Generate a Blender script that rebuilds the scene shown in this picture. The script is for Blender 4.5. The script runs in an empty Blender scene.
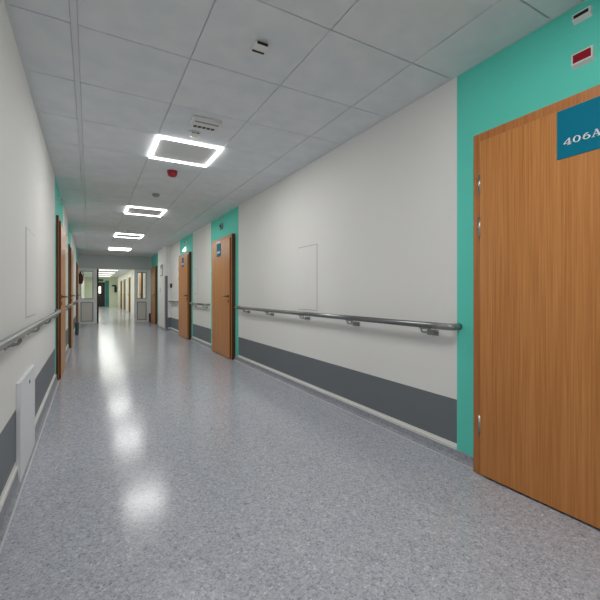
import bpy, bmesh, math
from mathutils import Vector, Matrix

PI = math.pi
scene = bpy.context.scene
col = scene.collection

# ------------------------------------------------------------------ dimensions
XL, XR = -0.36, 2.08          # the two long walls
H = 2.48                      # suspended ceiling
YB, YP, YE = -3.3, 15.6, 36.0 # back wall, glazed partition, far end wall

# ------------------------------------------------------------------ materials
def srgb(r, g, b):
    f = lambda c: c / 12.92 if c <= .04045 else ((c + .055) / 1.055) ** 2.4
    return (f(r / 255), f(g / 255), f(b / 255), 1)

def mat(name, color, rough=.5, metal=0., spec=.5, emit=None, strength=0., trans=0., ior=1.45, coat=0.):
    m = bpy.data.materials.new(name)
    m.use_nodes = True
    p = m.node_tree.nodes['Principled BSDF']
    p.inputs['Base Color'].default_value = color
    p.inputs['Roughness'].default_value = rough
    p.inputs['Metallic'].default_value = metal
    p.inputs['Specular IOR Level'].default_value = spec
    p.inputs['IOR'].default_value = ior
    p.inputs['Transmission Weight'].default_value = trans
    p.inputs['Coat Weight'].default_value = coat
    if emit:
        p.inputs['Emission Color'].default_value = emit
        p.inputs['Emission Strength'].default_value = strength
    return m

def noise_bump(m, scale, strength, dist=.002):
    nt = m.node_tree; n = nt.nodes; p = n['Principled BSDF']
    tc = n.new('ShaderNodeTexCoord'); nz = n.new('ShaderNodeTexNoise'); b = n.new('ShaderNodeBump')
    nz.inputs['Scale'].default_value = scale; nz.inputs['Detail'].default_value = 4
    b.inputs['Strength'].default_value = strength; b.inputs['Distance'].default_value = dist
    nt.links.new(tc.outputs['Object'], nz.inputs['Vector'])
    nt.links.new(nz.outputs['Fac'], b.inputs['Height'])
    nt.links.new(b.outputs['Normal'], p.inputs['Normal'])
    return m

def mottle(m, a, b, scale=3., detail=3., stretch=(1, 1, 1), lo=.35, hi=.65):
    nt = m.node_tree; n = nt.nodes; p = n['Principled BSDF']
    tc = n.new('ShaderNodeTexCoord'); mp = n.new('ShaderNodeMapping'); nz = n.new('ShaderNodeTexNoise')
    r = n.new('ShaderNodeValToRGB')
    mp.inputs['Scale'].default_value = stretch
    nz.inputs['Scale'].default_value = scale; nz.inputs['Detail'].default_value = detail
    r.color_ramp.elements[0].position = lo; r.color_ramp.elements[1].position = hi
    r.color_ramp.elements[0].color = a; r.color_ramp.elements[1].color = b
    nt.links.new(tc.outputs['Object'], mp.inputs['Vector'])
    nt.links.new(mp.outputs['Vector'], nz.inputs['Vector'])
    nt.links.new(nz.outputs['Fac'], r.inputs['Fac'])
    nt.links.new(r.outputs['Color'], p.inputs['Base Color'])
    return m

def vinyl(name, rough, k=1.):
    srgb = lambda r, g, b: globals()['srgb'](r * k, g * k, b * k)
    m = bpy.data.materials.new(name); m.use_nodes = True
    nt = m.node_tree; n = nt.nodes; p = n['Principled BSDF']
    tc = n.new('ShaderNodeTexCoord')
    v = n.new('ShaderNodeTexVoronoi'); v.inputs['Scale'].default_value = 170
    v2 = n.new('ShaderNodeTexVoronoi'); v2.inputs['Scale'].default_value = 75
    sep = n.new('ShaderNodeSeparateColor'); sep2 = n.new('ShaderNodeSeparateColor')
    r = n.new('ShaderNodeValToRGB')
    e = r.color_ramp.elements
    e[0].position = 0.; e[0].color = srgb(126, 129, 140)
    e[1].position = 1.; e[1].color = srgb(224, 225, 232)
    for pos, c in ((.18, (158, 161, 172)), (.5, (178, 181, 190)), (.85, (194, 196, 204))):
        x = e.new(pos); x.color = srgb(*c)
    mix = n.new('ShaderNodeMath'); mix.operation = 'MULTIPLY_ADD'
    mix.inputs[1].default_value = .65
    half = n.new('ShaderNodeMath'); half.operation = 'MULTIPLY'; half.inputs[1].default_value = .35
    for a_, s_ in ((v, sep), (v2, sep2)):
        nt.links.new(tc.outputs['Object'], a_.inputs['Vector'])
        nt.links.new(a_.outputs['Color'], s_.inputs['Color'])
    nt.links.new(sep2.outputs['Green'], half.inputs[0])
    nt.links.new(sep.outputs['Red'], mix.inputs[0])
    nt.links.new(half.outputs[0], mix.inputs[2])
    nt.links.new(mix.outputs[0], r.inputs['Fac'])
    nt.links.new(r.outputs['Color'], p.inputs['Base Color'])
    nz = n.new('ShaderNodeTexNoise'); nz.inputs['Scale'].default_value = 9; nz.inputs['Detail'].default_value = 3
    b = n.new('ShaderNodeBump'); b.inputs['Strength'].default_value = .12; b.inputs['Distance'].default_value = .004
    nt.links.new(tc.outputs['Object'], nz.inputs['Vector'])
    nt.links.new(nz.outputs['Fac'], b.inputs['Height'])
    nt.links.new(b.outputs['Normal'], p.inputs['Normal'])
    p.inputs['Roughness'].default_value = rough
    p.inputs['Specular IOR Level'].default_value = .25
    return m

def wood(name, dark, mid, light, rough=.38):
    m = bpy.data.materials.new(name); m.use_nodes = True
    nt = m.node_tree; n = nt.nodes; p = n['Principled BSDF']
    tc = n.new('ShaderNodeTexCoord'); mp = n.new('ShaderNodeMapping')
    mp.inputs['Scale'].default_value = (20, 20, .4)
    nz = n.new('ShaderNodeTexNoise'); nz.inputs['Scale'].default_value = 1.4
    nz.inputs['Detail'].default_value = 6; nz.inputs['Roughness'].default_value = .62
    mp2 = n.new('ShaderNodeMapping'); mp2.inputs['Scale'].default_value = (130, 130, 2.2)
    nz2 = n.new('ShaderNodeTexNoise'); nz2.inputs['Scale'].default_value = 1.; nz2.inputs['Detail'].default_value = 5
    r = n.new('ShaderNodeValToRGB'); e = r.color_ramp.elements
    e[0].position = .3; e[0].color = dark
    e[1].position = .72; e[1].color = light
    x = e.new(.5); x.color = mid
    mx = n.new('ShaderNodeMath'); mx.operation = 'MULTIPLY_ADD'; mx.inputs[1].default_value = .52
    hf = n.new('ShaderNodeMath'); hf.operation = 'MULTIPLY'; hf.inputs[1].default_value = .48
    L = nt.links.new
    L(tc.outputs['Object'], mp.inputs['Vector']); L(mp.outputs['Vector'], nz.inputs['Vector'])
    L(tc.outputs['Object'], mp2.inputs['Vector']); L(mp2.outputs['Vector'], nz2.inputs['Vector'])
    L(nz2.outputs['Fac'], hf.inputs[0]); L(nz.outputs['Fac'], mx.inputs[0]); L(hf.outputs[0], mx.inputs[2])
    L(mx.outputs[0], r.inputs['Fac']); L(r.outputs['Color'], p.inputs['Base Color'])
    p.inputs['Roughness'].default_value = rough
    return m

WHITE = noise_bump(mat('wall_paint', srgb(236, 235, 232), .62, spec=.3), 260, .08, .001)
TEAL = noise_bump(mat('teal_paint', srgb(100, 218, 199), .55, spec=.3), 260, .08, .001)
GREYB = noise_bump(mat('grey_wall_band', srgb(114, 120, 125), .5, spec=.35), 300, .06, .001)
GREENISH = mat('pale_green_paint', srgb(218, 226, 200), .6, spec=.3)
CREAM = mat('cream_paint', srgb(240, 239, 228), .6, spec=.3)
TILE = noise_bump(mottle(mat('ceiling_tile', srgb(205, 207, 208), .9, spec=.15), srgb(220, 225, 228), srgb(228, 231, 233), 6), 160, .15, .002)
GRID = mat('ceiling_grid_gap', srgb(200, 202, 204), .8)
TBAR = mat('ceiling_tee_bar', srgb(220, 224, 226), .6)
FLOOR = vinyl('vinyl_floor', .17)
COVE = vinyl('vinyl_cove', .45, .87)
SEAL = mat('pale_sealant', srgb(205, 203, 205), .5)
WOOD = wood('door_oak', srgb(164, 101, 47), srgb(195, 128, 66), srgb(216, 155, 92))
WOODF = wood('frame_oak', srgb(154, 92, 44), srgb(182, 114, 58), srgb(202, 136, 76))
EDGE = wood('shaded_side_wood', srgb(74, 36, 18), srgb(92, 48, 24), srgb(112, 62, 32))  # door wood darkened to paint in the shade on side faces
WOODX = wood('olive_door', srgb(140, 124, 72), srgb(160, 144, 88), srgb(176, 160, 104))
STEEL = mat('brushed_steel', srgb(175, 175, 172), .32, metal=1.)
DARKSTEEL = mat('dark_steel', srgb(95, 88, 80), .35, metal=1.)
RAIL = mottle(mat('rail_metal', srgb(160, 162, 162), .3, metal=.85), srgb(128, 130, 131), srgb(150, 152, 153), 5, stretch=(1, .2, 1))
RAILD = mat('rail_end_grey', srgb(150, 151, 149), .38, metal=.5)
PLASTIC = mat('white_plastic', srgb(226, 226, 222), .4)
GREYP = mat('grey_plastic', srgb(150, 153, 153), .45)
BLACK = mat('black_plastic', srgb(18, 18, 20), .3)
REDLENS = mat('red_lens', srgb(150, 12, 32), .22)
REDP = mat('red_plastic', srgb(130, 18, 34), .35)
MAROON = mat('dark_red_paint', srgb(74, 14, 22), .35)
SIGN = mat('teal_blue_sign', srgb(0, 116, 142), .6, spec=.15)
LETTER = mat('white_lettering', srgb(232, 238, 238), .5)
LED = mat('led_diffuser', srgb(250, 250, 250), .4, emit=(1., .995, .975, 1), strength=7.)
FARLED = mat('far_led_diffuser', srgb(250, 250, 250), .4, emit=(.99, 1., .93, 1), strength=4.)
LEDBACK = mat('light_backing', srgb(212, 214, 214), .6)
PART = mat('partition_frame_paint', srgb(240, 243, 246), .4)
INFILL = mat('partition_infill', srgb(226, 225, 216), .5)
GASKET = mat('dark_gasket', srgb(58, 68, 64), .6)
NAVY = mat('dark_door_metal', srgb(18, 20, 34), .4)
GLASS = mat('clear_glass', (.93, .98, .95, 1), .02, trans=1., ior=1.45)
WINLIT = mat('lit_window_pane', srgb(240, 235, 210), .3, emit=(1., .95, .72, 1), strength=1.3)
AMBER = mat('amber_pane', srgb(60, 48, 28), .25)
STAND = mat('dark_green_plastic', srgb(62, 84, 74), .45)
EXITG = mat('green_sign', srgb(20, 110, 70), .4)
GUARD = mat('grey_corner_guard', srgb(112, 116, 124), .45)
COVERP = noise_bump(mat('white_cover_panel', srgb(228, 230, 234), .62, spec=.3), 300, .05, .001)

# ------------------------------------------------------------------ mesh helpers
class MB:
    """collects shapes and links them as ONE mesh object"""
    def __init__(self):
        self.bm = bmesh.new()
    def box(self, x0, x1, y0, y1, z0, z1, mi=0, bev=0., seg=2):
        b = bmesh.new()
        bmesh.ops.create_cube(b, size=1)
        bmesh.ops.scale(b, vec=(abs(x1 - x0), abs(y1 - y0), abs(z1 - z0)), verts=b.verts)
        bmesh.ops.translate(b, vec=((x0 + x1) / 2, (y0 + y1) / 2, (z0 + z1) / 2), verts=b.verts)
        if bev:
            bmesh.ops.bevel(b, geom=b.edges[:], offset=bev, segments=seg, affect='EDGES', profile=.5)
        return self._add(b, mi)
    def cyl(self, p0, p1, r0, r1=None, n=20, mi=0, bev=0.):
        r1 = r0 if r1 is None else r1
        p0, p1 = Vector(p0), Vector(p1); d = p1 - p0
        b = bmesh.new()
        bmesh.ops.create_cone(b, cap_ends=True, segments=n, radius1=r0, radius2=r1, depth=d.length)
        if bev:
            bmesh.ops.bevel(b, geom=[e for e in b.edges if len(e.link_faces) == 2 and any(len(f.verts) > 4 for f in e.link_faces)],
                            offset=bev, segments=2, affect='EDGES', profile=.5)
        q = Vector((0, 0, 1)).rotation_difference(d.normalized()).to_matrix().to_4x4()
        bmesh.ops.transform(b, matrix=Matrix.Translation((p0 + p1) / 2) @ q, verts=b.verts)
        return self._add(b, mi, True)
    def tube(self, pts, r, n=14, mi=0):
        pts = [Vector(p) for p in pts]
        b = bmesh.new(); rings = []; up = None
        for i, p in enumerate(pts):
            t = ((pts[min(i + 1, len(pts) - 1)] - pts[max(i - 1, 0)])).normalized()
            if up is None:
                up = t.orthogonal().normalized()
            up = (up - t * up.dot(t)).normalized()
            w = t.cross(up)
            rings.append([b.verts.new(p + (up * math.cos(2 * PI * k / n) + w * math.sin(2 * PI * k / n)) * r) for k in range(n)])
        for a_, c_ in zip(rings, rings[1:]):
            for k in range(n):
                b.faces.new((a_[k], a_[(k + 1) % n], c_[(k + 1) % n], c_[k]))
        b.faces.new(rings[0][::-1]); b.faces.new(rings[-1])
        return self._add(b, mi, True)
    def lathe(self, prof, cx, cy, n=28, mi=0):
        b = bmesh.new(); rings = []
        for r, z in prof:
            rings.append([b.verts.new((cx + r * math.cos(2 * PI * k / n), cy + r * math.sin(2 * PI * k / n), z)) for k in range(n)])
        for a_, c_ in zip(rings, rings[1:]):
            for k in range(n):
                b.faces.new((a_[k], a_[(k + 1) % n], c_[(k + 1) % n], c_[k]))
        b.faces.new(rings[0][::-1]); b.faces.new(rings[-1])
        return self._add(b, mi, True)
    def prism(self, pts, vec, mi=0):
        b = bmesh.new(); vec = Vector(vec)
        a_ = [b.verts.new(p) for p in pts]; c_ = [b.verts.new(Vector(p) + vec) for p in pts]
        n = len(pts)
        b.faces.new(a_[::-1]); b.faces.new(c_)
        for k in range(n):
            b.faces.new((a_[k], a_[(k + 1) % n], c_[(k + 1) % n], c_[k]))
        return self._add(b, mi)
    def _add(self, b, mi, smooth=False):
        bmesh.ops.recalc_face_normals(b, faces=b.faces[:])
        for f in b.faces:
            f.material_index = mi
            f.smooth = smooth and len(f.verts) <= 4
        me = bpy.data.meshes.new('tmp'); b.to_mesh(me); b.free()
        self.bm.from_mesh(me); bpy.data.meshes.remove(me)
        return self
    def build(self, name, mats, parent=None):
        me = bpy.data.meshes.new(name)
        self.bm.to_mesh(me); self.bm.free()
        for m in (mats if isinstance(mats, (list, tuple)) else [mats]):
            me.materials.append(m)
        o = bpy.data.objects.new(name, me); col.objects.link(o)
        if parent is not None:
            o.parent = parent
            o.matrix_parent_inverse = Matrix.Identity(4)
            chain = parent; off = Vector()
            while chain:
                off += chain.location; chain = chain.parent
            me.transform(Matrix.Translation(-off))
        return o

def tag(o, label=None, cat=None, group=None, kind=None):
    if label: o['label'] = label
    if cat: o['category'] = cat
    if group: o['group'] = group
    if kind: o['kind'] = kind
    return o

def thing(name, label, cat, loc, group=None, kind=None):
    o = bpy.data.objects.new(name, None); o.empty_display_size = .05
    o.location = loc; col.objects.link(o)
    return tag(o, label, cat, group, kind)

def copy_tree(root, loc, label=None):
    r = root.copy(); col.objects.link(r); r.location = loc
    if label: r['label'] = label
    def rec(src, dst):
        for ch in [o for o in bpy.data.objects if o.parent == src]:
            c = ch.copy(); col.objects.link(c); c.parent = dst
            rec(ch, c)
    rec(root, r)
    return r

# ------------------------------------------------------------------ the setting
def struct(mb, name, mats, label, cat, parent=None):
    return tag(mb.build(name, mats, parent), label, cat, None, 'structure')

struct(MB().box(XL - .15, XR + .15, YB - .15, YE + .15, -.12, 0), 'floor', FLOOR,
       'blue-grey speckled vinyl floor running the length of the corridor', 'floor')

# ceiling: 60 cm tiles with fine joints, a wider tee bar along the left row, one object
xs = [XL, -.07, .528, 1.126, 1.724, XR]
P = .615; Y0 = 3.53
ys = [YB]
k = math.ceil((YB - Y0) / P + .2)
while Y0 + k * P < YE - .1:
    ys.append(Y0 + k * P); k += 1
ys.append(YE)
cm = MB().box(XL - .15, XR + .15, YB - .15, YE + .15, H + .012, H + .16, 1)
for i in range(len(xs) - 1):
    ga = .0165 if abs(xs[i] + .07) < 1e-6 else .002
    gb = .0165 if abs(xs[i + 1] + .07) < 1e-6 else .002
    for j in range(len(ys) - 1):
        cm.box(xs[i] + ga, xs[i + 1] - gb, ys[j] + .0035, ys[j + 1] - .0035, H, H + .0125, 0, .0025, 1)
cm.box(-.07 - .0145, -.07 + .0145, YB, YE, H - .001, H + .0125, 2)
cm.box(XL, XL + .022, YB, YE, H - .002, H + .004, 2)
cm.box(XR - .022, XR, YB, YE, H - .002, H + .004, 2)
struct(cm, 'ceiling', [TILE, GRID, TBAR], 'pale grey suspended ceiling of square tiles', 'ceiling')

# long walls: teal fields round the doors, dark band low down
tealR = [(.16, 1.645), (5.755, 7.32), (8.80, 10.23), (13.88, 15.46)]
tealL = [(5.35, 6.95), (8.45, 9.95), (13.2, 14.75)]

def long_wall(name, X, out, teal, zb, label, y1=YE):
    ybr = sorted({YB, YP, y1, *[v for t in teal for v in t]})
    zbr = [0, zb[0], zb[1], H + .1]
    mb = MB(); b = bmesh.new()
    for i in range(len(ybr) - 1):
        a_, c_ = ybr[i], ybr[i + 1]; m = (a_ + c_) / 2
        for j in range(3):
            vs = [b.verts.new(p) for p in ((X, a_, zbr[j]), (X, c_, zbr[j]), (X, c_, zbr[j + 1]), (X, a_, zbr[j + 1]))]
            f = b.faces.new(vs)
            if any(t[0] < m < t[1] for t in teal): f.material_index = 1
            elif m > YP: f.material_index = 3
            elif j == 1: f.material_index = 2
            else: f.material_index = 0
    # back side, ends, so the wall is a slab
    Xo = X + out * .14
    for q in (((Xo, YB, 0), (Xo, y1, 0), (Xo, y1, H + .1), (Xo, YB, H + .1)),
              ((X, YB, H + .1), (X, y1, H + .1), (Xo, y1, H + .1), (Xo, YB, H + .1)),
              ((X, YB, 0), (X, y1, 0), (Xo, y1, 0), (Xo, YB, 0)),
              ((X, YB, 0), (X, YB, H + .1), (Xo, YB, H + .1), (Xo, YB, 0)),
              ((X, y1, 0), (X, y1, H + .1), (Xo, y1, H + .1), (Xo, y1, 0))):
        b.faces.new([b.verts.new(p) for p in q])
    bmesh.ops.remove_doubles(b, verts=b.verts[:], dist=1e-5)
    bmesh.ops.recalc_face_normals(b, faces=b.faces[:])
    me = bpy.data.meshes.new('t'); b.to_mesh(me); b.free(); mb.bm.from_mesh(me); bpy.data.meshes.remove(me)
    return struct(mb, name, [WHITE, TEAL, GREYB, CREAM], label, 'wall')

long_wall('wall_right', XR, 1, tealR, (.10, .385), 'long white right wall with teal door surrounds and dark grey band')
long_wall('wall_left', XL, -1, tealL, (.135, .425), 'long white left wall with dark grey band, close to the camera')
struct(MB().box(XL - .14, XR + .14, YB - .15, YB, 0, H + .1), 'wall_back', WHITE, 'plain white wall closing the corridor behind the camera', 'wall')
struct(MB().box(XL - .14, XR + .14, YE, YE + .15, 0, H + .1), 'wall_far', GREENISH, 'pale green wall at the far end of the corridor', 'wall')

# baseboards: floor vinyl turned up the wall, broken at the doors
def base(name, X, s, spans, h, label, teal):
    mb = MB()
    for a_, c_ in spans:
        pr = [(X, 0), (X + s * .03, 0), (X + s * .02, .008), (X + s * .012, .022), (X + s * .009, h), (X, h + .002)]
        mb.prism([(x, a_, z) for x, z in pr], (0, c_ - a_, 0))
    o = struct(mb, name, COVE, label, 'baseboard')
    sm = MB()
    for a_, c_ in spans:
        sm.box(X + s * .03, X + s * .039, a_, c_, 0, .0022)
    sm.build('floor_seam', SEAL, o)
    # white capping strip over the cove, left out under the teal fields
    cap = MB(); cuts = sorted(v for t_ in teal for v in t_)
    for a_, c_ in spans:
        e_ = [a_] + [v for v in cuts if a_ < v < c_] + [c_]
        for p_, q_ in zip(e_, e_[1:]):
            if not any(t_[0] < (p_ + q_) / 2 < t_[1] for t_ in teal):
                cap.box(X, X + s * .010, p_, q_, h, h + .022, 0, .002, 1)
    cap.build('cap_strip', PLASTIC, o)
doorsR = [(.34, 1.482), (5.91, 7.05), (8.95, 10.08), (14.02, 15.16)]
doorsL = [(5.52, 6.66), (8.6, 9.74), (13.4, 14.54)]
def gaps(doors, y0, y1):
    r = []; c = y0
    for a_, b_ in doors:
        r.append((c, a_)); c = b_
    r.append((c, y1)); return r
gr = gaps(doorsR, YB, YP)
gr = [g for g in gr if g[0] < 10 or g[0] > 15] + [(10.08, 11.5), (12.9, 14.02)]
base('baseboard_right', XR, -1, gr, .06, 'speckled grey cove skirting along the right wall', tealR)
base('baseboard_left', XL, 1, gaps(doorsL, YB, YP), .085, 'speckled grey cove skirting along the left wall', tealL)

# pilaster on the right with its corner guard
pm = MB().box(1.94, XR, 11.5, 12.9, 0, H, 0)
pm.box(1.934, XR, 11.494, 11.5, .10, .385, 1)
pil = struct(pm, 'wall_pilaster', [WHITE, GREYB], 'white boxed-out wall pier beyond the third right-hand door', 'wall pier')
pm = MB()
pm.prism([(1.934, 11.66, .0), (1.934, 11.49, .0), (1.99, 11.49, .0), (1.99, 11.5, .0), (1.94, 11.5, .0), (1.94, 11.66, .0)], (0, 0, 1.6))
pm.build('corner_guard', GUARD, pil)
pm = MB().box(1.931, 1.94, 11.5, 12.9, 0, .06).box(1.931, XR, 11.48, 11.49, 0, .06)
pm.build('skirting', COVE, pil)

# ------------------------------------------------------------------ doors
def lever(parent, X, s, y, z, dy, m=DARKSTEEL):
    """rosette, lever and key rosette on a leaf whose face is at X; s points into the corridor"""
    mb = MB().cyl((X, y, z), (X + s * .009, y, z), .026, mi=0, bev=.002)
    mb.tube([(X, y, z), (X + s * .035, y, z), (X + s * .05, y + dy * .008, z), (X + s * .055, y + dy * .025, z),
             (X + s * .055, y + dy * .13, z - .002)], .0095)
    h = mb.build('door_handle', m, parent)
    mb = MB().cyl((X, y, z - .085), (X + s * .008, y, z - .085), .024, bev=.002)
    mb.box(X + s * .0079, X + s * .0088, y - .003, y + .003, z - .097, z - .078, 1)
    mb.build('keyhole_plate', [m, BLACK], parent)
    return h

def make_door(name, X, s, y0, y1, p_frame, p_leaf, ztop, hinge_far, label, wood_m=WOOD, frame_m=WOODF):
    d = thing(name, label, 'door', (X, (y0 + y1) / 2, 0), None, 'structure')
    fw = .065
    mb = MB()
    Xf = X + s * p_frame
    mb.box(X, Xf, y0, y0 + fw, 0, ztop, 0, .002, 1).box(X, Xf, y1 - fw, y1, 0, ztop, 0, .002, 1)
    mb.box(X, Xf, y0 + fw, y1 - fw, ztop - fw, ztop, 0, .002, 1)
    # outer returns of the casing, their shade put into a darker wood colour
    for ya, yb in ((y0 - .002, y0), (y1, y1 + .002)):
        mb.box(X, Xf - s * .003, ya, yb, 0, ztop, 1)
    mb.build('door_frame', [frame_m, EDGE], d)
    X2 = X + s * p_leaf
    mb = MB().box(X + s * .004, X2, y0 + fw - .008, y1 - fw + .008, .012, ztop - fw + .008, 0, .0025, 2)
    mb.box(X + s * .006, X2 - s * .003, y0 + fw - .0095, y0 + fw - .008, .014, ztop - fw + .006, 1)  # near side of the leaf, shade painted as a dark strip
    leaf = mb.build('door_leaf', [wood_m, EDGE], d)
    yh = y1 - fw + .008 if hinge_far else y0 + fw - .008
    e = 1 if hinge_far else -1
    for z in (.30, 1.465, 1.715):
        mb = MB().cyl((Xf + s * .014, yh + e * .006, z - .055), (Xf + s * .014, yh + e * .006, z + .055), .008, n=12)
        mb.cyl((Xf + s * .014, yh + e * .006, z - .059), (Xf + s * .014, yh + e * .006, z - .055), .0045, n=12)
        mb.cyl((Xf + s * .014, yh + e * .006, z + .055), (Xf + s * .014, yh + e * .006, z + .059), .0045, n=12)
        mb.build('hinge', STEEL, d)
    lever(d, X2, s, (y0 + fw + .055) if hinge_far else (y1 - fw - .055), 1.035, 1 if hinge_far else -1)
    return d

ord_ = ['wooden door nearest the camera on the right, with a teal room sign at its top',
        'second wooden door along the right wall, between two handrails, with a blue sign',
        'third wooden door along the right wall, below the small white emergency lamp',
        'last wooden door on the right, between the white pier and the glazed partition']
for i, (a_, b_) in enumerate(doorsR):
    make_door('door_%d' % (i + 1), XR, -1, a_, b_, .058, .076, 2.022 if i == 0 else 2.055, True, ord_[i])
ordl = ['nearest wooden door on the left wall, where the long handrail ends',
        'middle wooden door of the left wall, seen edge-on',
        'furthest wooden door on the left wall, near the fire extinguisher']
for i, (a_, b_) in enumerate(doorsL):
    make_door('door_%d' % (i + 5), XL, 1, a_, b_, .028, .05, 2.04, True, ordl[i])

# ------------------------------------------------------------------ room signs
def glyphs(mb, text, X, ystart, z0, w, h, pitch, t=.0022):
    """slab-serif characters drawn as strokes on the plane x = X; reads along -y, seen from -x"""
    S = {
        '4': [('l', .72, 0, .72, 1, .2), ('l', .72, 1, .02, .3, .09), ('l', .0, .28, 1., .28, .09), ('l', .48, .02, .98, .02, .08)],
        '0': [('o', .5, .5, .47, .5, .2, .08)],
        '6': [('o', .52, .31, .45, .31, .2, .08), ('a',)],
        'A': [('l', .5, 1, .1, .03, .09), ('l', .5, 1, .86, .03, .21), ('l', .22, .33, .75, .33, .07),
              ('l', -.04, .02, .32, .02, .07), ('l', .62, .02, 1.06, .02, .07), ('l', .36, .985, .55, .985, .07)],
    }
    def P(c, u, v): return (X, ystart - c * pitch - u * w, z0 + v * h)
    def ell(c, cx, cy, rx, ry, ts, tt, a0=0., a1=2 * PI, n=28):
        for q in range(n):
            quad = []
            for ang, inner in ((q, 0), (q + 1, 0), (q + 1, 1), (q, 1)):
                th = a0 + (a1 - a0) * ang / n
                ix = rx - (ts if inner else 0); iy = ry - (tt if inner else 0)
                quad.append(P(c, cx + ix * math.cos(th), cy + iy * math.sin(th)))
            mb.prism(quad, (-t, 0, 0))
    for c, ch in enumerate(text):
        for s in S[ch]:
            if s[0] == 'l':
                _, u0, v0, u1, v1, th = s
                d = Vector(((u1 - u0) * w, (v1 - v0) * h)); L = d.length; nrm = Vector((-d.y, d.x)) / L * th * w / 2
                q = [(u0 * w + nrm.x, v0 * h + nrm.y), (u1 * w + nrm.x, v1 * h + nrm.y), (u1 * w - nrm.x, v1 * h - nrm.y), (u0 * w - nrm.x, v0 * h - nrm.y)]
                mb.prism([P(c, a_ / w, b_ / h) for a_, b_ in q], (-t, 0, 0))
            elif s[0] == 'o':
                ell(c, *s[1:])
            else:
                ell(c, .66, .36, .59, .6, .2, .08, PI * .56, PI * 1.02, 14)
                mb.prism([P(c, .58 + .13 * math.cos(q * PI / 6), .87 + .085 * math.sin(q * PI / 6)) for q in range(12)], (-t, 0, 0))

XF = XR - .076       # leaf faces on the right
t = thing('room_sign', 'teal-blue square sign reading 406A on the nearest right-hand door', 'sign', (XF, .9, 1.725), 'room number signs')
MB().box(XF - .004, XF, .79, 1.006, 1.725, 1.96, 0, .001, 1).build('sign_plate', SIGN, t)
mb = MB(); glyphs(mb, '406A', XF - .004, .975, 1.784, .034, .031, .0395); mb.build('lettering', LETTER, t)
for (ya, yb, lab) in ((6.44, 6.67, 'blue sign with white top strip on the second right-hand door'),
                      (9.42, 9.62, 'small blue sign on the third right-hand door, under the emergency lamp')):
    t = thing('room_sign', lab, 'sign', (XF, (ya + yb) / 2, 1.74), 'room number signs')
    MB().box(XF - .004, XF, ya, yb, 1.73, 1.96, 0, .001, 1).build('sign_plate', SIGN, t)
    if ya < 7:
        MB().box(XF - .006, XF, ya, yb + .01, 1.965, 2.0, 0, .001, 1).build('header_strip', LETTER, t)
    mb = MB()
    for q in range(4):
        yy = yb - .04 - q * .045
        mb.box(XF - .006, XF - .004, yy - .014, yy + .014, 1.79, 1.825)
    mb.build('lettering', LETTER, t)

# ------------------------------------------------------------------ devices above the doors
def device(name, label, cat, y0, y1, z0, z1, depth, win_m, group, X=XR, s=-1, slope=.012):
    t = thing(name, label, cat, (X, (y0 + y1) / 2, z0), group)
    Xf = X + s * depth
    mb = MB(); 
    mb.prism([(X, y0, z0), (X, y0, z1), (Xf, y0, z1), (Xf, y0, z0 + slope)], (0, y1 - y0, 0))
    mb.build('housing', PLASTIC, t)
    m = .007
    MB().box(Xf, Xf + s * .003, y0 + m, y1 - m, z0 + slope + m, z1 - m, 0, .0012, 1).build('window', win_m, t)
    return t
device('call_light', 'red-fronted white call light on the teal wall above the 406A sign', 'indicator light', .88, .97, 2.172, 2.238, .02, REDLENS, 'call lights over the doors')
device('sensor_unit', 'small black-fronted white unit just under the ceiling above the red call light', 'sensor', .89, .967, 2.388, 2.43, .02, BLACK, 'sensor units over the doors')
t = thing('call_light', 'small round-eyed white call light above the second right-hand door', 'indicator light', (XR, 6.62, 2.25), 'call lights over the doors')
MB().box(XR - .028, XR, 6.56, 6.68, 2.23, 2.34, 0, .006, 2).build('housing', GREYP, t)
MB().cyl((XR - .028, 6.62, 2.285), (XR - .042, 6.62, 2.285), .03, .024, mi=0, bev=.004).build('lens', BLACK, t)
device('sensor_unit', 'dark sensor unit high on the teal wall above the second right-hand door', 'sensor', 6.57, 6.67, 2.41, 2.45, .028, BLACK, 'sensor units over the doors')
device('sensor_unit', 'dark sensor unit high on the teal wall above the third right-hand door', 'sensor', 9.45, 9.57, 2.31, 2.37, .028, BLACK, 'sensor units over the doors')
device('sensor_unit', 'dark sensor unit above the nearest left-hand door', 'sensor', 6.0, 6.1, 2.31, 2.37, .028, BLACK, 'sensor units over the doors', XL, 1)
t = thing('emergency_lamp', 'small bright white wedge lamp above the third right-hand door', 'lamp', (XR, 9.5, 2.1), None)
MB().box(XR - .02, XR, 9.44, 9.58, 2.11, 2.24, 0, .004, 1).build('back_plate', PLASTIC, t)
MB().prism([(XR - .02, 9.43, 2.115), (XR - .08, 9.43, 2.115), (XR - .075, 9.43, 2.15), (XR - .02, 9.43, 2.225)], (0, .16, 0)).build(
    'diffuser', mat('lamp_diffuser', srgb(250, 250, 245), .4, emit=(1, .98, .93, 1), strength=1.2), t)

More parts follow.
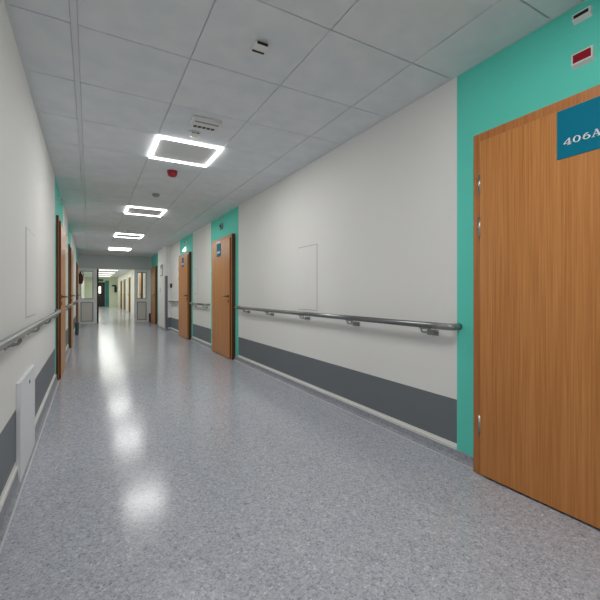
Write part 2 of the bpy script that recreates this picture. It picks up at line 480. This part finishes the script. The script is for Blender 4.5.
# ------------------------------------------------------------------ handrails
def handrail(X, s, y0, y1, brackets, label, ret=(True, True), z=.86, off=.08, r=.021):
    Xc = X + s * off
    t = thing('handrail', label, 'handrail', (X, (y0 + y1) / 2, z - .06), 'handrails along the corridor walls')
    e0 = y0 + (.14 if ret[0] else 0); e1 = y1 - (.14 if ret[1] else 0)
    MB().cyl((Xc, e0, z), (Xc, e1, z), r, n=24).build('rail', RAIL, t)
    for flag, ye, d in ((ret[0], y0, 1), (ret[1], y1, -1)):
        if not flag: continue
        q = 2 * r
        pts = [(Xc, ye + d * .142, z), (Xc, ye + d * .055, z)]
        for k_ in range(1, 7):
            th = k_ * PI / 12
            pts.append((Xc - s * .035 * (1 - math.cos(th)), ye + d * (.055 - .033 * math.sin(th)), z))
        pts.append((X, ye + d * .022, z))
        mb = MB().tube(pts, r + .0012, 20)
        mb.cyl((Xc, ye + d * .14, z), (Xc, ye + d * .148, z), r + .0028, n=24)
        mb.build('end_cap', RAILD, t)
    for yb in brackets:
        mb = MB().box(Xc - .012, Xc + .012, yb - .045, yb + .045, z - r - .007, z - r + .004, 0, .002, 1)
        for dy in (-.032, .032):
            mb.tube([(Xc, yb + dy, z - r), (Xc - s * .002, yb + dy, z - r - .022), (Xc - s * .014, yb + dy, z - r - .031),
                     (Xc - s * .024, yb + dy, z - r - .034), (X, yb + dy, z - r - .034)], .0062, 10)
        mb.tube([(Xc - s * .008, yb - .032, z - r - .03), (Xc - s * .008, yb + .032, z - r - .03)], .0062, 10)
        mb.box(X, X + s * .006, yb - .05, yb + .05, z - r - .054, z - r - .016, 0, .002, 1)
        mb.build('bracket', RAILD, t)
    return t
handrail(XR, -1, 1.605, 5.7, [1.84, 2.70, 3.56, 4.47, 5.3], 'long grey metal handrail on the right wall between the two nearest doors')
handrail(XR, -1, 7.38, 8.74, [7.6, 8.5], 'short grey handrail between the second and third right-hand doors')
handrail(XR, -1, 10.32, 11.4, [10.55, 11.2], 'short grey handrail between the third right-hand door and the white pier')
handrail(XL, 1, -3.0, 5.36, [-2.5, -1.7, -.9, -.1, .7, 1.5, 2.33, 3.12, 3.95, 4.8], 'long grey metal handrail running along the near left wall', (False, True), .87, .058, .018)
handrail(XL, 1, 7.0, 8.4, [7.3, 8.1], 'short grey handrail between the two nearest left-hand doors', z=.87, off=.058, r=.018)
handrail(XL, 1, 10.02, 13.1, [10.3, 11.2, 12.0, 12.8], 'grey handrail on the far left wall ending before the last left-hand door', z=.87, off=.058, r=.018)

# ------------------------------------------------------------------ wall hatches and cover panel
def hatch(X, s, y0, y1, z0, z1, label):
    t = thing('access_hatch', label, 'access hatch', (X, (y0 + y1) / 2, z0), 'flush access hatches in the walls')
    MB().box(X, X + s * .001, y0 - .005, y1 + .005, z0 - .005, z1 + .005).build('seam', GREYP, t)
    MB().box(X, X + s * .004, y0, y1, z0, z1, 0, .001, 1).build('hatch_door', WHITE, t)
hatch(XR, -1, 3.37, 3.77, .9, 1.59, 'flush white access hatch above the long handrail on the right wall')
hatch(XR, -1, 8.35, 8.72, 1.08, 1.62, 'flush white access hatch beside the third right-hand door')
hatch(XL, 1, 3.0, 3.48, .92, 1.5, 'flush white access hatch above the handrail on the left wall')
t = thing('cover_panel', 'white upright cover panel with a small lock at the foot of the left wall', 'wall panel', (XL, 2.93, .01), None)
MB().box(XL, XL + .022, 2.62, 3.26, .01, .57, 0, .003, 2).build('panel', COVERP, t)
MB().cyl((XL + .022, 2.98, .505), (XL + .026, 2.98, .505), .012, mi=0, bev=.001).build('lock', DARKSTEEL, t)

# ------------------------------------------------------------------ ceiling lights
def make_light(cx, cy, label):
    t = thing('ceiling_light', label, 'ceiling light', (cx, cy, H), 'square LED frame lights')
    w = .298; b = .025; z0 = H - .018
    MB().box(cx - w + b, cx + w - b, cy - w + b, cy + w - b, H - .006, H + .002).build('backing', LEDBACK, t)
    MB().box(cx - w, cx + w, cy - w, cy - w + b, z0, H, 0, .002, 1).build('led_strip', LED, t)
    MB().box(cx - w, cx + w, cy + w - b, cy + w, z0, H, 0, .002, 1).build('led_strip', LED, t)
    MB().box(cx - w, cx - w + b, cy - w + b, cy + w - b, z0, H, 0, .002, 1).build('led_strip', LED, t)
    MB().box(cx + w - b, cx + w, cy - w + b, cy + w - b, z0, H, 0, .002, 1).build('led_strip', LED, t)
    return t
cx = .827; cy0 = Y0 + P / 2
L0 = make_light(cx, cy0, 'largest square LED frame light, beside the slotted emergency unit and red sounder')
for k_, lab in ((1, 'second square LED frame light along the ceiling, beyond the red sounder'),
                (2, 'third square LED frame light along the ceiling, next to a dark bulkhead unit'),
                (3, 'furthest square LED frame light, just before the glazed partition'),
                (-1, 'square LED frame light directly above the camera'),
                (-2, 'square LED frame light behind the camera')):
    copy_tree(L0, (cx, cy0 + 5 * P * k_, H), lab)
far_lab = ['first flat ceiling light beyond the glazed partition', 'second flat ceiling light beyond the glazed partition',
           'third flat ceiling light beyond the glazed partition', 'fourth flat ceiling light beyond the glazed partition',
           'fifth flat ceiling light beyond the glazed partition', 'flat ceiling light nearest the far end wall']
t0 = thing('flat_ceiling_light', far_lab[0], 'ceiling light', (.95, 18.6, H), 'flat lights of the far corridor')
MB().box(.45, 1.47, 18.44, 18.76, H - .03, H, 0, .004, 1).build('housing', PLASTIC, t0)
MB().box(.47, 1.45, 18.46, 18.74, H - .034, H - .0302).build('diffuser', FARLED, t0)
for k_ in range(1, 6):
    copy_tree(t0, (.95, 18.6 + 3.0 * k_, H), far_lab[k_])

# the lamps inside the fittings
def lamp(cx_, cy_, sx, sy, z, power, color):
    ld = bpy.data.lights.new('led_lamp', 'AREA'); ld.shape = 'RECTANGLE'; ld.size = sx; ld.size_y = sy
    ld.energy = power; ld.color = color; ld.spread = PI
    o = bpy.data.objects.new('led_lamp', ld); o.location = (cx_, cy_, z); col.objects.link(o)
for k_ in range(-2, 4):
    lamp(cx, cy0 + 5 * P * k_, .56, .56, H - .021, 12.5, (1., .99, .965))
for k_ in range(6):
    lamp(.96, 18.6 + 3. * k_, .96, .27, H - .036, 15., (.99, 1., .95))

# ------------------------------------------------------------------ ceiling devices
t = thing('motion_sensor', 'small white ceiling sensor with two black slots, nearest the camera', 'sensor', (.845, 1.985, H), None)
MB().box(.805, .885, 1.945, 2.03, H - .022, H, 0, .006, 2).build('housing', PLASTIC, t)
MB().box(.812, .878, 1.94, 1.965, H - .02, H - .006, 0, .003, 1).box(.808, .882, 2.002, 2.02, H - .0235, H - .016, 0, .002, 1).build('slot', BLACK, t)

def bulkhead(cx_, cy_, label):
    t = thing('emergency_unit', label, 'emergency light', (cx_, cy_, H), 'emergency light units on the ceiling')
    MB().box(cx_ - .115, cx_ + .115, cy_ - .085, cy_ + .085, H - .03, H, 0, .008, 2).build('housing', PLASTIC, t)
    mb = MB()
    for q in range(5):
        x = cx_ - .072 + q * .036
        mb.box(x - .014, x + .014, cy_ + .03, cy_ + .062, H - .0325, H - .029, 0, .001, 1)
    mb.build('grille', BLACK, t)
    MB().box(cx_ - .095, cx_ + .095, cy_ - .055, cy_ - .035, H - .033, H - .029, 0, .001, 1).build('lens', GREYP, t)
    return t
E0 = bulkhead(.83, 3.085, 'white slotted emergency unit beside the largest ceiling light')
copy_tree(E0, (.8, 9.12, H), 'slotted emergency unit just before the third ceiling light')
copy_tree(E0, (.95, 12.4, H), 'slotted emergency unit just before the furthest ceiling light')
t = thing('smoke_detector', 'small white smoke detector against the edge of the largest ceiling light', 'smoke detector', (.80, 3.33, H), 'smoke detectors on the ceiling')
MB().lathe([(.05, H), (.05, H - .012), (.042, H - .03), (.022, H - .04), (.001, H - .041)], .80, 3.33).build('body', PLASTIC, t)
mb = MB()
for q in range(5):
    mb.box(.772 + q * .012, .779 + q * .012, 3.284, 3.292, H - .024, H - .016)
mb.build('slot', BLACK, t)
t = thing('alarm_sounder', 'dark red dome sounder on the ceiling between the first and second lights', 'alarm', (.83, 4.5, H), None)
MB().lathe([(.058, H), (.058, H - .012), (.055, H - .018)], .83, 4.5).build('base', REDP, t)
MB().lathe([(.054, H - .014), (.053, H - .035), (.044, H - .055), (.026, H - .066), (.001, H - .068)], .83, 4.5).build('dome', REDP, t)
t = thing('smoke_detector', 'small grey smoke detector on the ceiling beyond the red sounder', 'smoke detector', (.82, 5.66, H), 'smoke detectors on the ceiling')
MB().lathe([(.05, H), (.05, H - .012), (.04, H - .03), (.02, H - .038), (.001, H - .039)], .82, 5.66).build('body', GREYP, t)
MB().lathe([(.041, H - .018), (.043, H - .022), (.041, H - .028)], .82, 5.66).build('slot', BLACK, t)

# ------------------------------------------------------------------ small things on and by the walls
t = thing('call_point', 'small dark red call point on the right wall beside the white pier', 'call point', (XR, 11.36, 1.25), None)
MB().box(XR - .045, XR, 11.3, 11.41, 1.25, 1.37, 0, .004, 1).build('box', MAROON, t)
MB().box(XR - .048, XR - .045, 11.32, 11.39, 1.275, 1.345).build('window', BLACK, t)
t = thing('notice_board', 'grey-framed white notice high on the white pier', 'notice', (1.94, 12.2, 1.6), None)
MB().box(1.925, 1.94, 12.02, 12.4, 1.62, 1.97, 0, .003, 1).build('frame', GREYP, t)
MB().box(1.923, 1.925, 12.05, 12.37, 1.65, 1.85).build('sheet', PLASTIC, t)
t = thing('light_switch', 'small pale light switch below the notice on the white pier', 'switch', (1.94, 12.5, 1.15), None)
MB().box(1.93, 1.94, 12.46, 12.54, 1.13, 1.27, 0, .002, 1).build('plate', GREYP, t)
MB().box(1.926, 1.93, 12.475, 12.525, 1.145, 1.255, 0, .001, 1).build('rocker', PLASTIC, t)

ex, ey = XL + .09, 15.0
t = thing('fire_extinguisher', 'dark red fire extinguisher hung high on the left wall by the partition', 'fire extinguisher', (ex, ey, 1.42), None)
MB().lathe([(.05, 1.42), (.066, 1.43), (.068, 1.46), (.068, 1.70), (.06, 1.74), (.035, 1.775), (.024, 1.79), (.022, 1.81)], ex, ey).build('cylinder', MAROON, t)
MB().box(ex - .02, ex + .02, ey - .02, ey + .02, 1.80, 1.84, 0, .004, 1).box(ex - .012, ex + .012, ey - .1, ey + .02, 1.845, 1.86, 0, .003, 1).box(
    ex - .012, ex + .012, ey - .1, ey, 1.815, 1.826, 0, .003, 1).build('valve', BLACK, t)
MB().tube([(ex, ey - .02, 1.82), (ex + .06, ey - .03, 1.82), (ex + .085, ey - .03, 1.76), (ex + .08, ey - .03, 1.6), (ex + .076, ey - .02, 1.52)], .011, 10).build('hose', BLACK, t)
MB().box(XL, ex - .06, ey - .03, ey + .03, 1.5, 1.72).build('wall_bracket', BLACK, t)

t = thing('waste_bin', 'small dark green bin on the floor by the left wall below the handrail', 'bin', (-.285, 11.4, 0), None)
MB().lathe([(.036, 0), (.038, .01), (.047, .28), (.05, .3), (.048, .305)], -.285, 11.4).build('body', STAND, t)
MB().lathe([(.05, .305), (.05, .32), (.03, .335), (.001, .338)], -.285, 11.4).build('lid', STAND, t)
t = thing('waste_bin', 'small dark bin on the floor by the right wall at the partition', 'bin', (2.02, 15.38, 0), None)
MB().lathe([(.04, 0), (.042, .01), (.048, .28), (.05, .3)], 2.022, 15.38).build('body', MAROON, t)
MB().lathe([(.051, .3), (.051, .315), (.03, .33), (.001, .333)], 2.022, 15.38).build('lid', BLACK, t)

# ------------------------------------------------------------------ glazed partition across the corridor
tp = thing('wall_partition', 'pale grey glazed partition with an open doorway across the far corridor', 'partition', (.86, YP, 0), None, 'structure')
MB().box(XL, XR, YP, YP + .14, 2.0, H).build('header', mat('header_paint', srgb(206, 212, 214), .5), tp)
def side_panel(x0, x1):
    y0, y1 = YP + .03, YP + .10
    gx0, gx1 = x0 + .085, x1 - .12
    if x0 > 1: gx0, gx1 = x0 + .10, x1 - .16
    mb = MB().box(x0, gx0, y0, y1, 0, 2.0).box(gx1, x1, y0, y1, 0, 2.0)
    mb.box(gx0, gx1, y0, y1, 0, .08).box(gx0, gx1, y0, y1, .77, .89).box(gx0, gx1, y0, y1, 1.9, 2.0)
    mb.build('panel_frame', PART, tp)
    for z0, z1, nm, m in ((.89, 1.9, 'glass_pane', GLASS), (.08, .77, 'infill_panel', INFILL)):
        mb = MB(); g = .018
        ya, yb = y0 + .006, y1 - .006
        mb.box(gx0, gx0 + g, ya, yb, z0, z1).box(gx1 - g, gx1, ya, yb, z0, z1)
        mb.box(gx0 + g, gx1 - g, ya, yb, z0, z0 + g).box(gx0 + g, gx1 - g, ya, yb, z1 - g, z1)
        gk = mb.build('gasket', GASKET, tp)
        MB().box(gx0 + g, gx1 - g, YP + .06, YP + .068, z0 + g, z1 - g).build(nm, m, gk)
side_panel(XL, .235)
side_panel(1.49, XR)
d = thing('door_8', 'dark navy door leaf standing open at the left of the partition doorway', 'door', (.26, YP + .15, 0), None, 'structure')
MB().box(.235, .29, YP + .03, YP + .95, .01, 1.99, 0, .003, 1).build('door_leaf', NAVY, d)
MB().cyl((.29, YP + .85, 1.03), (.335, YP + .85, 1.03), .01, n=10).cyl((.33, YP + .86, 1.03), (.33, YP + .73, 1.03), .009, n=10).build('door_handle', STEEL, d)

# ------------------------------------------------------------------ far corridor beyond the partition
def far_door(n, y0, y1, label):
    make_door('door_%d' % n, XR, -1, y0, y1, .042, .07, 2.06, True, label, WOODX, WOODX)
far_door(9, 24.0, 24.6, 'narrow yellowish door nearest beyond the partition on the right')
far_door(10, 27.4, 28.5, 'yellowish door in the middle of the far corridor, right side')
far_door(11, 30.4, 31.6, 'yellowish door close to the far end of the corridor, right side')
make_door('door_13', XR, -1, 18.1, 19.0, .042, .07, 2.06, True, 'brown door just beyond the partition, seen through its right-hand glass pane')
t = thing('door_12', 'dark glazed door with a lit window at the far end of the corridor', 'door', (.75, YE, 0), None, 'structure')
fm = MB()
fm.box(.28, .36, YE - .06, YE, 0, 2.06).box(1.04, 1.14, YE - .06, YE, 0, 2.06).box(.36, 1.04, YE - .06, YE, 1.95, 2.06)
fm.box(.36, .44, YE - .05, YE, .01, 1.95).box(.84, 1.04, YE - .05, YE, .01, 1.95)
fm.box(.44, .84, YE - .05, YE, .01, .3).box(.44, .84, YE - .05, YE, 1.7, 1.95).box(.44, .84, YE - .05, YE, 1.0, 1.12)
fm.build('door_frame', NAVY, t)
MB().box(.44, .84, YE - .03, YE - .01, 1.12, 1.7).build('window_pane', WINLIT, t)
MB().box(.44, .84, YE - .03, YE - .01, .3, 1.0).build('lower_pane', AMBER, t)
tm = MB().box(1.16, 1.45, YE - .02, YE, 0, 2.2)
struct(tm, 'trim_1', mat('dark_teal_paint', srgb(52, 128, 118), .55), 'narrow teal painted strip beside the dark door at the far end', 'wall trim')
t = thing('exit_sign', 'small dark green sign hanging above the dark door at the far end', 'sign', (.85, YE - .08, 2.12), None)
MB().box(.62, 1.02, YE - .06, YE, 2.14, 2.32, 0, .004, 1).build('box', EXITG, t)
t = thing('wall_fixture', 'small dark bent fixture on the pale green far end wall', 'wall fixture', (1.9, YE - .1, 1.3), None)
MB().box(1.66, 2.0, YE - .08, YE, 1.72, 1.84, 0, .01, 1).build('arm', BLACK, t)
MB().box(1.86, 2.04, YE - .14, YE, 1.22, 1.74, 0, .02, 2).build('hanging_body', BLACK, t)

# ------------------------------------------------------------------ camera
f_px = 378.; yaw = math.atan2(300 - 89.5, f_px)
cam = bpy.data.cameras.new('camera'); co = bpy.data.objects.new('camera', cam); col.objects.link(co)
co.location = (0, 0, 1.07); co.rotation_euler = (PI / 2, 0, -yaw)
cam.sensor_width = 36; cam.sensor_fit = 'HORIZONTAL'; cam.lens = f_px / 600 * 36
cam.shift_y = -6 / 600; cam.clip_start = .02; cam.clip_end = 100
scene.camera = co

w = bpy.data.worlds.new('world'); scene.world = w; w.use_nodes = True
w.node_tree.nodes['Background'].inputs[0].default_value = (.6, .7, .8, 1)
w.node_tree.nodes['Background'].inputs[1].default_value = .1

vs = scene.view_settings
vs.view_transform = 'Standard'; vs.look = 'None'; vs.gamma = 1; vs.use_curve_mapping = False
vs.exposure = .22
cy = scene.cycles
cy.max_bounces = 12; cy.diffuse_bounces = 8; cy.glossy_bounces = 4; cy.transmission_bounces = 6
cy.use_denoising = True
cy.sample_clamp_indirect = 6.
cy.caustics_refractive = True
